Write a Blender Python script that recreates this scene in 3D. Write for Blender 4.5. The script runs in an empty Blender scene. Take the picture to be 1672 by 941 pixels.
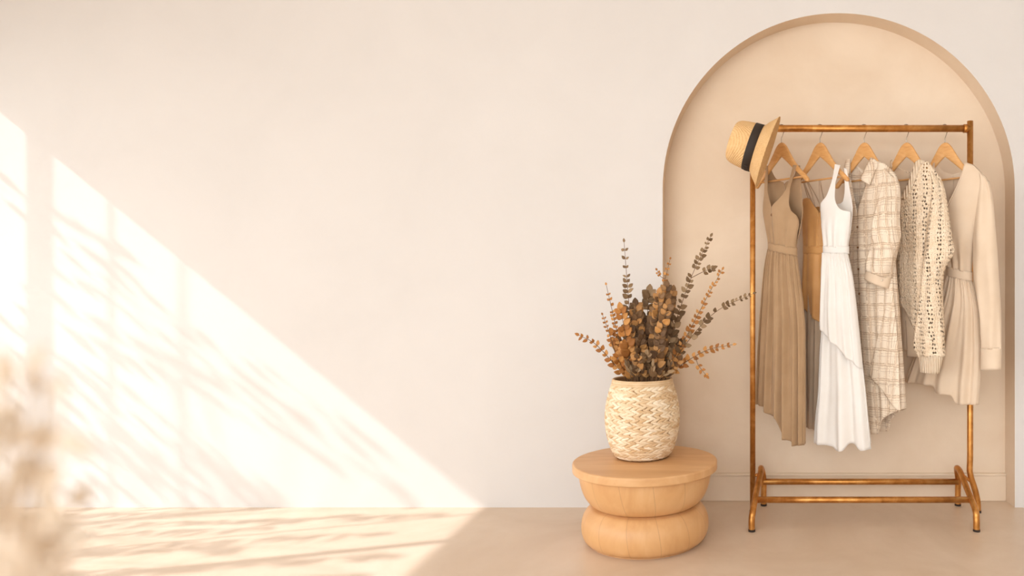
import bpy, bmesh, math, random
from mathutils import Vector, Matrix, noise as mnoise
PI = math.pi
sin, cos, sqrt = math.sin, math.cos, math.sqrt
scn = bpy.context.scene
C = scn.collection

# ------------------------------------------------------------------ camera
F, PX, PY = 1150.0, 1180.0, 480.0          # focal length in pixels, principal point
cam = bpy.data.objects.new('camera', bpy.data.cameras.new('camera'))
C.objects.link(cam); scn.camera = cam
cam.location = (0, 0, 1); cam.rotation_euler = (PI/2, 0, 0)
cam.data.sensor_width = 36; cam.data.lens = F/1672*36
cam.data.shift_x = (836-PX)/1672; cam.data.shift_y = (PY-470.5)/1672
cam.data.clip_start = .05
cam.data.dof.use_dof = True; cam.data.dof.focus_distance = 3.05; cam.data.dof.aperture_fstop = 1.0

# ------------------------------------------------------------------ light and exposure
w = bpy.data.worlds.new('world'); scn.world = w; w.use_nodes = True
wt = w.node_tree; bg = wt.nodes['Background']
wtc = wt.nodes.new('ShaderNodeTexCoord'); wdt = wt.nodes.new('ShaderNodeVectorMath'); wdt.operation = 'DOT_PRODUCT'
wdt.inputs[1].default_value = Vector((-.72, -.66, .22)).normalized(); wt.links.new(wtc.outputs['Generated'], wdt.inputs[0])
wmr = wt.nodes.new('ShaderNodeMapRange'); wmr.interpolation_type = 'SMOOTHSTEP'
for k, v in zip((1, 2, 3, 4), (.30, .97, .62, 3.4)): wmr.inputs[k].default_value = v      # bright sky to the open left front
wt.links.new(wdt.outputs['Value'], wmr.inputs[0]); wt.links.new(wmr.outputs[0], bg.inputs[1])
bg.inputs[0].default_value = (.945, 1, 1.05, 1)
SUN = Vector((1, .33, -.82)).normalized()
sl = bpy.data.lights.new('sun', 'SUN'); sl.energy = 2.9; sl.angle = math.radians(.7); sl.color = (.96, .98, 1.04)
so = bpy.data.objects.new('sun', sl); C.objects.link(so); so.rotation_euler = SUN.to_track_quat('-Z', 'Y').to_euler(); so.location = (-8, 0, 7)
scn.view_settings.view_transform = 'Standard'; scn.view_settings.look = 'None'
scn.view_settings.gamma = 1; scn.view_settings.use_curve_mapping = False
scn.view_settings.exposure = .43

# ------------------------------------------------------------------ helpers
def at(px, py, Y): return Vector(((px-PX)/F*Y, Y, 1-(py-PY)/F*Y))
def lin(c):
    f = lambda v: v/12.92 if v <= .04045 else ((v+.055)/1.055)**2.4
    return tuple(f(v/255) for v in c)+(1,)
def lerp(a, b, t): return a+(b-a)*t
def clamp(x, a=0., b=1.): return max(a, min(b, x))
def smooth(t): t = clamp(t); return t*t*(3-2*t)
def curve(*pts):
    """monotone cubic through (x, y) picture points: x as a function of y"""
    p = sorted(((y, x) for x, y in pts))
    n = len(p)
    if n == 1: return lambda y, sd=0: p[0][1]
    d = [(p[i+1][1]-p[i][1])/(p[i+1][0]-p[i][0]) for i in range(n-1)]
    m = [d[0]]+[0 if d[i-1]*d[i] <= 0 else 2*d[i-1]*d[i]/(d[i-1]+d[i]) for i in range(1, n-1)]+[d[-1]]
    def f(y, sd=0):
        if y <= p[0][0]: return p[0][1]
        if y >= p[-1][0]: return p[-1][1]
        i = 0
        while y > p[i+1][0]: i += 1
        h = p[i+1][0]-p[i][0]; t = (y-p[i][0])/h
        return (p[i][1]*(2*t**3-3*t*t+1)+h*m[i]*(t**3-2*t*t+t)+p[i+1][1]*(-2*t**3+3*t*t)+h*m[i+1]*(t**3-t*t))
    return f
def hem(*pts):                              # y as a function of s
    return curve(*[(y, s) for s, y in pts])
def obj(name, bm, m, parent=None, smooth_=True, solid=0, sub=0, kind=None, bevel=0, clean=True):
    if clean: bmesh.ops.recalc_face_normals(bm, faces=bm.faces[:])
    me = bpy.data.meshes.new(name); bm.to_mesh(me); bm.free()
    o = bpy.data.objects.new(name, me); C.objects.link(o)
    if m: me.materials.append(m)
    if smooth_:
        for p in me.polygons: p.use_smooth = True
    if parent: o.parent = parent
    if kind: o['kind'] = kind
    if bevel:
        b = o.modifiers.new('bevel', 'BEVEL'); b.width = bevel; b.segments = 3; b.limit_method = 'ANGLE'
    if solid:
        s = o.modifiers.new('solid', 'SOLIDIFY'); s.thickness = solid; s.offset = 0
    if sub:
        s = o.modifiers.new('sub', 'SUBSURF'); s.levels = sub; s.render_levels = sub
    return o
def thing(name, label, cat, loc=(0, 0, 0), rotz=0, group=None):
    o = bpy.data.objects.new(name, None); C.objects.link(o); o.location = loc; o.rotation_euler = (0, 0, rotz)
    o['label'] = label; o['category'] = cat
    if group: o['group'] = group
    o.empty_display_size = .05
    return o
def rebase(root, loc):
    """put the Empty at the thing's base, parts keeping their place"""
    loc = Vector(loc); root.location = loc
    for ch in root.children: ch.location = ch.location-loc
def dup(root, loc, label=None, group=None):
    r = root.copy(); C.objects.link(r); r.location = loc
    if label: r['label'] = label
    if group: r['group'] = group
    for ch in list(root.children):
        c = ch.copy(); C.objects.link(c); c.parent = r
    return r
def box(bm, lo, hi):
    v = [bm.verts.new((x, y, z)) for x in (lo[0], hi[0]) for y in (lo[1], hi[1]) for z in (lo[2], hi[2])]
    for f in ((0, 1, 3, 2), (4, 6, 7, 5), (0, 4, 5, 1), (2, 3, 7, 6), (0, 2, 6, 4), (1, 5, 7, 3)): bm.faces.new([v[i] for i in f])
def spline(pts, n):
    pts = [Vector(p) for p in pts]
    if len(pts) == 2: return [pts[0].lerp(pts[1], i/n) for i in range(n+1)]
    P = [pts[0]*2-pts[1]]+pts+[pts[-1]*2-pts[-2]]
    out = []; m = len(pts)-1
    for i in range(n+1):
        u = i/n*m; k = min(int(u), m-1); t = u-k
        a, b, c, d = P[k:k+4]
        out.append(.5*(2*b+(c-a)*t+(2*a-5*b+4*c-d)*t*t+(3*b-a-3*c+d)*t**3))
    return out
def tube(bm, path, r, seg=10, cap=True):
    path = [Vector(p) for p in path]; n = len(path)
    rf = r if callable(r) else (lambda t: r)
    tan = [(path[min(i+1, n-1)]-path[max(i-1, 0)]).normalized() for i in range(n)]
    up = Vector((0, 0, 1)) if abs(tan[0].z) < .9 else Vector((1, 0, 0))
    nx = tan[0].cross(up).normalized(); rings = []
    for i in range(n):
        nx = (nx-tan[i]*nx.dot(tan[i])).normalized(); ny = tan[i].cross(nx)
        rr = rf(i/(n-1))
        rings.append([bm.verts.new(path[i]+nx*rr*cos(2*PI*k/seg)+ny*rr*sin(2*PI*k/seg)) for k in range(seg)])
    for i in range(n-1):
        for k in range(seg): bm.faces.new((rings[i][k], rings[i][(k+1) % seg], rings[i+1][(k+1) % seg], rings[i+1][k]))
    if cap: bm.faces.new(rings[0]); bm.faces.new(rings[-1])
def lathe(bm, prof, seg=96, mtx=None, closed=False):
    """revolve (r, z) about z; r = 0 becomes a pole"""
    rings = []
    for r, z in prof:
        if r < 1e-6: vs = [bm.verts.new((0, 0, z))]
        else: vs = [bm.verts.new((r*cos(2*PI*k/seg), r*sin(2*PI*k/seg), z)) for k in range(seg)]
        if mtx:
            for v in vs: v.co = mtx @ v.co
        rings.append(vs)
    idx = list(range(len(rings)-1))
    pairs = [(rings[i], rings[i+1]) for i in idx]
    if closed: pairs.append((rings[-1], rings[0]))
    for a, b in pairs:
        for k in range(seg):
            q = [a[k % len(a)], a[(k+1) % seg % len(a)], b[(k+1) % seg % len(b)], b[k % len(b)]]
            u = []
            for x in q:
                if x not in u: u.append(x)
            if len(u) > 2: bm.faces.new(u)
def arcprof(pts, n=8):
    """smooth (r, z) profile"""
    return [(max(p.x, 0), p.y) for p in spline([(a, b, 0) for a, b in pts], n*(len(pts)-1))]

# ------------------------------------------------------------------ materials
class M:
    def __init__(s, name):
        s.m = bpy.data.materials.new(name); s.m.use_nodes = True; s.t = s.m.node_tree
        s.b = s.t.nodes['Principled BSDF']; s.out = s.t.nodes['Material Output']
    def n(s, typ, **kw):
        nd = s.t.nodes.new(typ)
        for k, v in kw.items():
            if k.startswith('i_'): nd.inputs[k[2:].replace('_', ' ')].default_value = v
            else: setattr(nd, k, v)
        return nd
    def l(s, a, b): s.t.links.new(a, b)
    def math(s, op, a, b=None, c=None):
        nd = s.n('ShaderNodeMath', operation=op)
        for i, v in enumerate((a, b, c)):
            if v is None: continue
            if isinstance(v, (int, float)): nd.inputs[i].default_value = v
            else: s.l(v, nd.inputs[i])
        return nd.outputs[0]
    def coord(s, kind='Object', scale=(1, 1, 1)):
        tc = s.n('ShaderNodeTexCoord'); mp = s.n('ShaderNodeMapping'); mp.inputs['Scale'].default_value = scale
        s.l(tc.outputs[kind], mp.inputs[0]); return mp.outputs[0]
    def noise(s, vec, scale, detail=4, rough=.55, dist=0):
        nd = s.n('ShaderNodeTexNoise'); nd.inputs['Scale'].default_value = scale; nd.inputs['Detail'].default_value = detail
        nd.inputs['Roughness'].default_value = rough; nd.inputs['Distortion'].default_value = dist
        s.l(vec, nd.inputs['Vector']); return nd.outputs[0]
    def ramp(s, fac, *stops):
        nd = s.n('ShaderNodeValToRGB'); e = nd.color_ramp.elements
        while len(e) < len(stops): e.new(.5)
        for el, (p, c) in zip(e, stops): el.position = p; el.color = lin(c) if len(c) == 3 else c
        s.l(fac, nd.inputs[0]); return nd.outputs[0]
    def mix(s, fac, a, b, mode='MIX'):
        nd = s.n('ShaderNodeMix', data_type='RGBA', blend_type=mode)
        for i, v in ((0, fac), (6, a), (7, b)):
            if isinstance(v, (int, float)): nd.inputs[i].default_value = v
            elif isinstance(v, tuple): nd.inputs[i].default_value = lin(v)
            else: s.l(v, nd.inputs[i])
        return nd.outputs[2]
    def color(s, c):
        if isinstance(c, tuple): s.b.inputs['Base Color'].default_value = lin(c)
        else: s.l(c, s.b.inputs['Base Color'])
    def bump(s, h, strength=.3, dist=.002):
        nd = s.n('ShaderNodeBump'); nd.inputs['Strength'].default_value = strength; nd.inputs['Distance'].default_value = dist
        s.l(h, nd.inputs['Height']); s.l(nd.outputs[0], s.b.inputs['Normal']); s.nrm = nd.outputs[0]
    def set(s, rough=.6, metal=0, spec=.5):
        s.b.inputs['Roughness'].default_value = rough; s.b.inputs['Metallic'].default_value = metal
        s.b.inputs['Specular IOR Level'].default_value = spec
    def translucent(s, c, amt):
        tr = s.n('ShaderNodeBsdfTranslucent'); tr.inputs[0].default_value = lin(c)
        mx = s.n('ShaderNodeMixShader'); mx.inputs[0].default_value = amt
        s.l(s.b.outputs[0], mx.inputs[1]); s.l(tr.outputs[0], mx.inputs[2]); s.l(mx.outputs[0], s.out.inputs[0])
        return mx

def plaster(name, c0, c1, s0=1.6):
    m = M(name); v = m.coord()
    big = m.noise(v, s0, 5, .6, .4); fine = m.noise(v, 90, 4)
    m.color(m.ramp(big, (.3, c0), (.7, c1))); m.set(.92, 0, .2); m.bump(m.math('ADD', m.math('MULTIPLY', big, .6), fine), .12, .003)
    return m.m
def wood(name, c0, c1, c2, scale=(1, 1, 1), rough=.42, sc=5, staves=0):
    m = M(name); v = m.coord('Object', scale)
    g = m.noise(v, sc, 6, .6, 1.2); f = m.noise(v, sc*9, 4)
    col = m.ramp(g, (.28, c0), (.5, c1), (.75, c2))
    col = m.mix(m.math('MULTIPLY', f, .22), col, c0)
    if staves:                                             # curved veneer staves round the drum
        tc = m.n('ShaderNodeTexCoord'); sp = m.n('ShaderNodeSeparateXYZ'); m.l(tc.outputs['Object'], sp.inputs[0])
        an = m.math('ADD', m.math('MULTIPLY', m.math('ARCTAN2', sp.outputs[1], sp.outputs[0]), staves/(2*PI)), m.math('MULTIPLY', sp.outputs[2], 1.1))
        wn = m.n('ShaderNodeTexWhiteNoise', noise_dimensions='1D'); m.l(m.math('FLOOR', an), wn.inputs['W'])
        col = m.mix(m.math('MULTIPLY', wn.outputs[0], .40), col, c0)
        sm = m.math('LESS_THAN', m.math('ABSOLUTE', m.math('SUBTRACT', m.math('FRACT', an), .5)), .008)
        col = m.mix(m.math('MULTIPLY', sm, .45), col, tuple(int(x*.72) for x in c0))
    m.color(col); m.set(rough, 0, .4); m.bump(f, .06, .001)
    return m.m
def cloth(name, c0, c1, transl=0., rough=.9, weave=700, bump=.25):
    m = M(name); v = m.coord('UV')
    g = m.noise(v, 9, 4); f = m.noise(m.coord('UV', (1, .35, 1)), weave, 3)
    m.color(m.ramp(g, (.3, c0), (.7, c1))); m.set(rough, 0, .2); m.bump(f, bump, .0012)
    m.b.inputs['Sheen Weight'].default_value = .15
    if transl: m.translucent(c1, transl)
    return m.m

m_wall = plaster('wall plaster', (214, 207, 200), (219, 212, 205))
m_alcove = plaster('alcove plaster', (220, 196, 169), (230, 209, 184), 2.2)
m_ceil = plaster('ceiling plaster', (240, 232, 222), (244, 236, 227))
def mk_floor():
    m = M('polished concrete'); v = m.coord()
    g = m.noise(v, 1.5, 7, .62, .8); f = m.noise(v, 14, 5, .6); h = m.noise(v, 4.5, 5, .7, .5)
    c = m.ramp(g, (.3, (206, 182, 156)), (.55, (220, 199, 176)), (.75, (229, 210, 190)))
    c = m.mix(m.math('MULTIPLY', h, .35), c, (196, 166, 136))
    m.color(c); m.set(.38, 0, .45); m.bump(f, .05, .002)
    m.l(m.math('ADD', m.math('MULTIPLY', f, .22), .22), m.b.inputs['Roughness'])
    return m.m
m_floor = mk_floor()
m_trim = plaster('window paint', (236, 226, 214), (242, 233, 222))
m_tablewood = wood('light oak veneer', (205, 152, 98), (218, 168, 114), (228, 183, 132), (1, 1, .28), .4, 7, 13)
m_tabletop = wood('oak table top', (202, 150, 98), (217, 168, 116), (228, 184, 134), (.35, 2.2, 1), .38, 5)
m_hanger = wood('hanger wood', (205, 146, 84), (221, 166, 104), (231, 181, 122), (1, 1, 4), .38, 9)
def mk_brass():
    m = M('antique brass'); v = m.coord('Object', (1, 1, 1))
    g = m.noise(v, 16, 5, .65, .6)
    m.color(m.ramp(g, (.3, (168, 108, 48)), (.52, (200, 138, 70)), (.72, (220, 166, 98)))); m.set(.36, .82, .5)
    return m.m
m_brass = mk_brass()
def plain(name, c, rough=.5, metal=0, spec=.5):
    m = M(name); v = m.coord(); g = m.noise(v, 40, 3)
    m.color(m.mix(m.math('MULTIPLY', g, .3), c, tuple(int(x*.82) for x in c))); m.set(rough, metal, spec); return m.m
m_steel = plain('hook steel', (190, 180, 166), .25, 1)
m_rubber = plain('dark rubber', (52, 38, 26), .8)
def mk_straw(name, c0, c1, c2, island=True, rings=False):
    m = M(name); v = m.coord()
    g = m.noise(v, 30, 4); f = m.noise(v, 240, 3)
    if island:
        geo = m.n('ShaderNodeNewGeometry'); fac = m.math('ADD', m.math('MULTIPLY', geo.outputs['Random Per Island'], .6), m.math('MULTIPLY', g, .4))
    else: fac = g
    m.color(m.ramp(fac, (.2, c0), (.5, c1), (.8, c2))); m.set(.75, 0, .3)
    if rings:
        wv = m.n('ShaderNodeTexWave', wave_type='RINGS', rings_direction='Z'); wv.inputs['Scale'].default_value = 55; wv.inputs['Distortion'].default_value = .6
        m.l(v, wv.inputs['Vector']); w2 = m.n('ShaderNodeTexVoronoi'); w2.inputs['Scale'].default_value = 190; m.l(v, w2.inputs['Vector'])
        m.bump(m.math('ADD', wv.outputs[1], w2.outputs[0]), .7, .0025)
        m.color(m.mix(m.math('MULTIPLY', m.math('MULTIPLY', wv.outputs[1], w2.outputs[0]), .9), m.ramp(fac, (.2, c1), (.8, c2)), c0))
    else: m.bump(f, .3, .001)
    return m.m
m_basket = mk_straw('seagrass braid', (208, 172, 128), (230, 204, 168), (243, 224, 196))
m_basketin = plain('basket core', (176, 130, 82), .9)
m_hat = mk_straw('hat straw', (214, 164, 106), (228, 182, 124), (236, 196, 142), False, True)
m_ribbon = plain('black ribbon', (44, 30, 18), .7)

m_taupe = cloth('taupe linen', (172, 138, 102), (184, 150, 114), .06)
m_gold = cloth('golden satin', (200, 144, 84), (216, 162, 102), .05, .5, 900, .08)
m_slip = cloth('sheer beige slip', (214, 188, 158), (222, 198, 170), .35)
m_white = cloth('white cotton', (248, 240, 230), (252, 246, 238), .2)
m_cream = cloth('cream jersey', (233, 208, 179), (240, 217, 190), .15, .85, 500, .12)
m_lining = cloth('beige lining', (222, 196, 166), (228, 204, 176), .15)
m_label = cloth('label weave', (250, 244, 236), (250, 244, 236))
m_ink = plain('label print', (88, 64, 44), .8)
m_button = plain('brown button', (128, 88, 54), .5)
m_pearl = plain('ivory button', (226, 206, 180), .4)
def mk_plaid():
    m = M('plaid linen'); tc = m.n('ShaderNodeTexCoord'); sp = m.n('ShaderNodeSeparateXYZ')
    wob = m.n('ShaderNodeTexNoise'); wob.inputs['Scale'].default_value = 14; wob.inputs['Detail'].default_value = 3
    m.l(tc.outputs['UV'], wob.inputs['Vector'])
    m.l(tc.outputs['UV'], sp.inputs[0])
    wb = m.math('MULTIPLY', m.math('SUBTRACT', wob.outputs[0], .5), .022)
    U = m.math('ADD', sp.outputs[0], m.math('MULTIPLY', wb, .6)); V = m.math('ADD', sp.outputs[1], wb)
    def line(co, period, off, width):
        fr = m.math('FRACT', m.math('ADD', m.math('DIVIDE', co, period), off))
        d = m.math('ABSOLUTE', m.math('SUBTRACT', fr, .5))
        return m.math('LESS_THAN', d, width/period/2)
    def addl(a): 
        r = a[0]
        for x in a[1:]: r = m.math('MAXIMUM', r, x)
        return r
    v = m.coord('UV'); br = m.noise(v, 60, 3); brk = m.math('GREATER_THAN', br, .42)
    thin = addl([line(U, .052, 0, .0022), line(U, .052, .16, .0018), line(U, .121, .4, .0034), line(V, .066, 0, .0024), line(V, .066, .14, .002), line(V, .148, .43, .0034), line(U, .052, .34, .0014), line(U, .052, -.12, .0014), line(V, .066, .30, .0014), line(V, .066, .48, .0014)])
    thin = m.math('MULTIPLY', thin, brk)
    band = addl([line(U, .052, .08, .012), line(V, .066, .07, .014)])
    base = m.mix(m.math('MULTIPLY', band, .38), (245, 226, 202), (218, 186, 150))
    m.color(m.mix(m.math('MULTIPLY', thin, .62), base, (158, 120, 86))); m.set(.9, 0, .2)
    f = m.noise(m.coord('UV', (1, .4, 1)), 500, 3); m.bump(f, .3, .0012)
    m.translucent((240, 225, 206), .12)
    return m.m
m_plaid = mk_plaid()
def mk_crochet(holes=True, rib=False):
    m = M('crochet knit' if holes else 'rib knit'); tc = m.n('ShaderNodeTexCoord'); sp = m.n('ShaderNodeSeparateXYZ'); m.l(tc.outputs['UV'], sp.inputs[0])
    wob = m.n('ShaderNodeTexNoise'); wob.inputs['Scale'].default_value = 12; m.l(tc.outputs['UV'], wob.inputs['Vector'])
    U = m.math('ADD', sp.outputs[0], m.math('MULTIPLY', wob.outputs[0], .035)); V = sp.outputs[1]
    g = m.noise(m.coord('UV'), 25, 4)
    m.color(m.ramp(g, (.3, (238, 211, 178)), (.7, (246, 224, 196)))); m.set(.95, 0, .15)
    if holes:
        cb = m.n('ShaderNodeCombineXYZ'); m.l(m.math('MULTIPLY', U, 84), cb.inputs[0]); m.l(m.math('MULTIPLY', V, 54), cb.inputs[1])
        vo = m.n('ShaderNodeTexVoronoi', voronoi_dimensions='2D'); vo.inputs['Scale'].default_value = 1; vo.inputs['Randomness'].default_value = .45
        m.l(cb.outputs[0], vo.inputs['Vector'])
        st = m.math('SINE', m.math('MULTIPLY', U, 2*PI/.052))            # open-work columns
        thr = m.math('ADD', .17, m.math('MULTIPLY', st, .14))
        hole = m.math('LESS_THAN', vo.outputs[0], thr)
        kn = m.math('MINIMUM', vo.outputs[0], .6)
        cb2 = m.n('ShaderNodeCombineXYZ'); m.l(m.math('MULTIPLY', U, 230), cb2.inputs[0]); m.l(m.math('MULTIPLY', V, 170), cb2.inputs[1])
        v2 = m.n('ShaderNodeTexVoronoi', voronoi_dimensions='2D'); v2.inputs['Scale'].default_value = 1; v2.inputs['Randomness'].default_value = .3; m.l(cb2.outputs[0], v2.inputs['Vector'])
        m.bump(m.math('ADD', kn, m.math('MULTIPLY', v2.outputs[0], -.5)), .9, .006)
        tr = m.n('ShaderNodeBsdfTransparent'); mx = m.n('ShaderNodeMixShader'); m.l(hole, mx.inputs[0])
        m.l(m.b.outputs[0], mx.inputs[1]); m.l(tr.outputs[0], mx.inputs[2]); m.l(mx.outputs[0], m.out.inputs[0])
    else:
        m.bump(m.math('SINE', m.math('MULTIPLY', sp.outputs[0], 2*PI/.009)), .8, .004)
    return m.m
m_crochet = mk_crochet(); m_rib = mk_crochet(False)
def leafmat(name, c0, c1, c2, transl=.15, rough=.6):
    m = M(name); geo = m.n('ShaderNodeNewGeometry'); g = m.noise(m.coord(), 60, 3)
    fac = m.math('ADD', m.math('MULTIPLY', geo.outputs['Random Per Island'], .75), m.math('MULTIPLY', g, .25))
    m.color(m.ramp(fac, (.1, c0), (.5, c1), (.9, c2))); m.set(rough, 0, .35)
    if transl: m.translucent(c1, transl)
    return m.m
m_leafgrey = leafmat('dried grey leaf', (102, 75, 46), (130, 100, 66), (166, 136, 100), .1)
m_leafgold = leafmat('dried golden leaf', (160, 100, 44), (190, 126, 60), (214, 154, 86), .15)
m_leafmix = leafmat('dried brown leaf', (84, 58, 34), (138, 102, 66), (206, 148, 84), .1)
m_stem = plain('dried stem', (112, 78, 46), .8)
m_paleleaf = leafmat('pale leaf', (226, 207, 182), (236, 220, 198), (244, 232, 214), .45)
m_green = leafmat('garden leaf', (92, 104, 62), (112, 122, 76), (134, 142, 94), .3)
m_bark = plain('bark', (126, 104, 82), .9)
m_pot = plain('clay pot', (206, 176, 146), .8)

# ------------------------------------------------------------------ the room
YW, YN = 3.295, 3.408
XL, XR, ZC, YB = -3.856, 2.6, 3.0, -2.6
R_, ZS, XA = .8237, 1.490, (1369.5-PX)/F*3.295                      # arch radius and spring height
bm = bmesh.new(); box(bm, (-7.5, YB, -.12), (XR+.1, YN+.1, 0)); obj('floor', bm, m_floor, None, False, kind='structure')
NA = 72
arch = [(XA-R_, 0)]+[(XA-R_*cos(PI*i/NA), ZS+R_*sin(PI*i/NA)) for i in range(NA+1)]+[(XA+R_, 0)]
bm = bmesh.new()
top = [(XL, ZC)]+[(x, ZC) for x, z in arch]+[(XR, ZC)]
vt = [bm.verts.new((x, YW, z)) for x, z in top]; va = [bm.verts.new((x, YW, z)) for x, z in arch]
vl, vr = bm.verts.new((XL, YW, 0)), bm.verts.new((XR, YW, 0))
for i in range(len(arch)-1):
    if vt[i+1].co.x != vt[i+2].co.x: bm.faces.new((va[i], va[i+1], vt[i+2], vt[i+1]))
bm.faces.new((vl, va[0], va[1], vt[1], vt[0])); bm.faces.new((va[-1], vr, vt[-1], vt[-2], va[-2]))
bmesh.ops.remove_doubles(bm, verts=bm.verts[:], dist=1e-5)
obj('wall_back', bm, m_wall, None, False, kind='structure')
bm = bmesh.new()
vf = [bm.verts.new((x, YW, z)) for x, z in arch]; vb = [bm.verts.new((x, YN, z)) for x, z in arch]
for i in range(len(arch)-1): bm.faces.new((vf[i], vf[i+1], vb[i+1], vb[i]))
bm.faces.new(vb)
obj('wall_alcove', bm, m_alcove, None, False, kind='structure')
bm = bmesh.new(); box(bm, (XA-R_, YN-.014, 0), (XA+R_, YN, .122)); box(bm, (XA-R_, YN-.018, .122), (XA+R_, YN, .134))
obj('baseboard_back', bm, m_alcove, None, False, kind='structure', bevel=.003)
bm = bmesh.new(); box(bm, (XR, YB, 0), (XR+.1, YN, ZC)); obj('wall_right', bm, m_wall, None, False, kind='structure')
bm = bmesh.new(); box(bm, (XL-.1, YB, ZC), (XR+.1, YN+.1, ZC+.1)); obj('ceiling', bm, m_ceil, None, False, kind='structure')
WY0, WY1, WH = .9, 3.17, 2.335            # tall window in the left wall
bm = bmesh.new()
box(bm, (XL-.1, .15, 0), (XL, WY0, ZC)); box(bm, (XL-.1, WY0, WH), (XL, WY1, ZC)); box(bm, (XL-.1, WY1, 0), (XL, YN+.1, ZC))
obj('wall_left', bm, m_wall, None, False, kind='structure')
win = bpy.data.objects.new('window_1', None); C.objects.link(win); win['kind'] = 'structure'; win.location = (XL-.05, (WY0+WY1)/2, 0)
bm = bmesh.new()
for lo, hi in (((-.03, WY0-win.location.y, 0), (.03, WY0+.04-win.location.y, WH)), ((-.03, WY1-.035-win.location.y, 0), (.03, WY1-win.location.y, WH)),
               ((-.03, WY0-win.location.y, WH-.03), (.03, WY1-win.location.y, WH)), ((-.03, WY0-win.location.y, 0), (.03, WY1-win.location.y, .03))): box(bm, lo, hi)
obj('window_frame', bm, m_trim, win, False)
for y, wd in ((3.06, .03), (2.95, .008), (2.84, .009), (2.28, .010), (1.93, .035)):
    bm = bmesh.new(); hd = .02 if wd > .02 else .006; box(bm, (-hd, y-wd/2-win.location.y, .03), (hd, y+wd/2-win.location.y, WH-.03)); obj('mullion', bm, m_trim, win, False)

# ------------------------------------------------------------------ side table
ST = Vector(((1054-PX)/F*2.87, 2.87, 0))
t = thing('side_table', 'round light oak drum side table on the concrete floor', 'side table', ST)
bm = bmesh.new(); lathe(bm, arcprof([(0, 0), (.20, .0), (.222, .003), (.246, .022), (.257, .062), (.250, .108), (.226, .141), (.204, .150)], 7)+[(.10, .151), (0, .151)])
obj('base', bm, m_tablewood, t)
bm = bmesh.new(); lathe(bm, [(0, .149), (.10, .149)]+arcprof([(.198, .150), (.222, .163), (.246, .195), (.262, .242), (.268, .289)], 8)+[(.15, .290), (0, .290)])
obj('upper_bowl', bm, m_tablewood, t)
bm = bmesh.new(); lathe(bm, [(0, .289), (.265, .289)]+[(.286, .289), (.2895, .2893), (.2915, .2905), (.2925, .293), (.2925, .2945), (.2925, .3165), (.2925, .318), (.2915, .3207), (.2893, .3225), (.286, .323), (.28, .323), (.14, .323), (0, .323)])
obj('tabletop', bm, m_tabletop, t)

# ------------------------------------------------------------------ woven vase
VC = Vector(((1049-PX)/F*2.93, 2.93, .323))
vr_f = curve((.098, 0), (.118, .02), (.136, .06), (.148, .11), (.153, .165), (.150, .21), (.140, .26), (.129, .297), (.124, .325))
t = thing('woven_vase', 'woven seagrass vase standing on the round oak table', 'vase', VC)
bm = bmesh.new()
lathe(bm, [(0, .001), (.09, .001)]+[(vr_f(z)-.005, z) for z in [.004+.32*i/24 for i in range(25)]]+[(vr_f(z)-.012, z) for z in [.322-.31*i/16 for i in range(17)]]+[(.05, .012), (0, .012)], 80)
obj('core', bm, m_basketin, t)
bm = bmesh.new(); rnd = random.Random(3)
NR = 24
for r in range(NR):
    z = .007+(.301-.007)*(r+.5)/NR; n = 34; sl_ = 1 if r % 2 else -1
    for k in range(n):
        a = 2*PI*(k+(.5 if (r//2) % 2 else 0)+rnd.uniform(-.12, .12))/n
        rad = vr_f(z)-.003; drdz = (vr_f(z+.004)-vr_f(z-.004))/.008
        er = Vector((cos(a), sin(a), 0)); et = Vector((-sin(a), cos(a), 0)); ev = (Vector((0, 0, 1))+er*drdz).normalized(); en = et.cross(ev).normalized()
        if en.dot(er) < 0: en = -en
        ang = sl_*math.radians(20+rnd.uniform(-6, 6)); ax = et*cos(ang)+ev*sin(ang); ay = en; az = ax.cross(ay)
        L, Wd, D = .0225*rnd.uniform(.92, 1.1), .0068*rnd.uniform(.9, 1.15), .0062
        c = er*rad+Vector((0, 0, z))
        rings = []
        for i in range(6):
            th = -PI/2+PI*i/5
            if i in (0, 5): rings.append([bm.verts.new(c+ax*L*sin(th))]); continue
            rings.append([bm.verts.new(c+ax*L*sin(th)+(az*Wd*cos(f)+ay*D*sin(f))*cos(th)**.7) for f in [2*PI*q/7 for q in range(7)]])
        for i in range(5):
            A, B = rings[i], rings[i+1]
            for q in range(7):
                u = []
                for x in (A[q % len(A)], A[(q+1) % 7 % len(A)], B[(q+1) % 7 % len(B)], B[q % len(B)]):
                    if x not in u: u.append(x)
                bm.faces.new(u)
obj('braided_body', bm, m_basket, t, clean=False)
bm = bmesh.new()
for z, rr in ((.306, .0055), (.3145, .0055), (.3215, .0048)):
    pr = [(vr_f(z)-.004+rr*cos(2*PI*i/10), z+rr*sin(2*PI*i/10)) for i in range(10)]; lathe(bm, pr, 80, None, True)
obj('rim', bm, m_basket, t)

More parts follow.
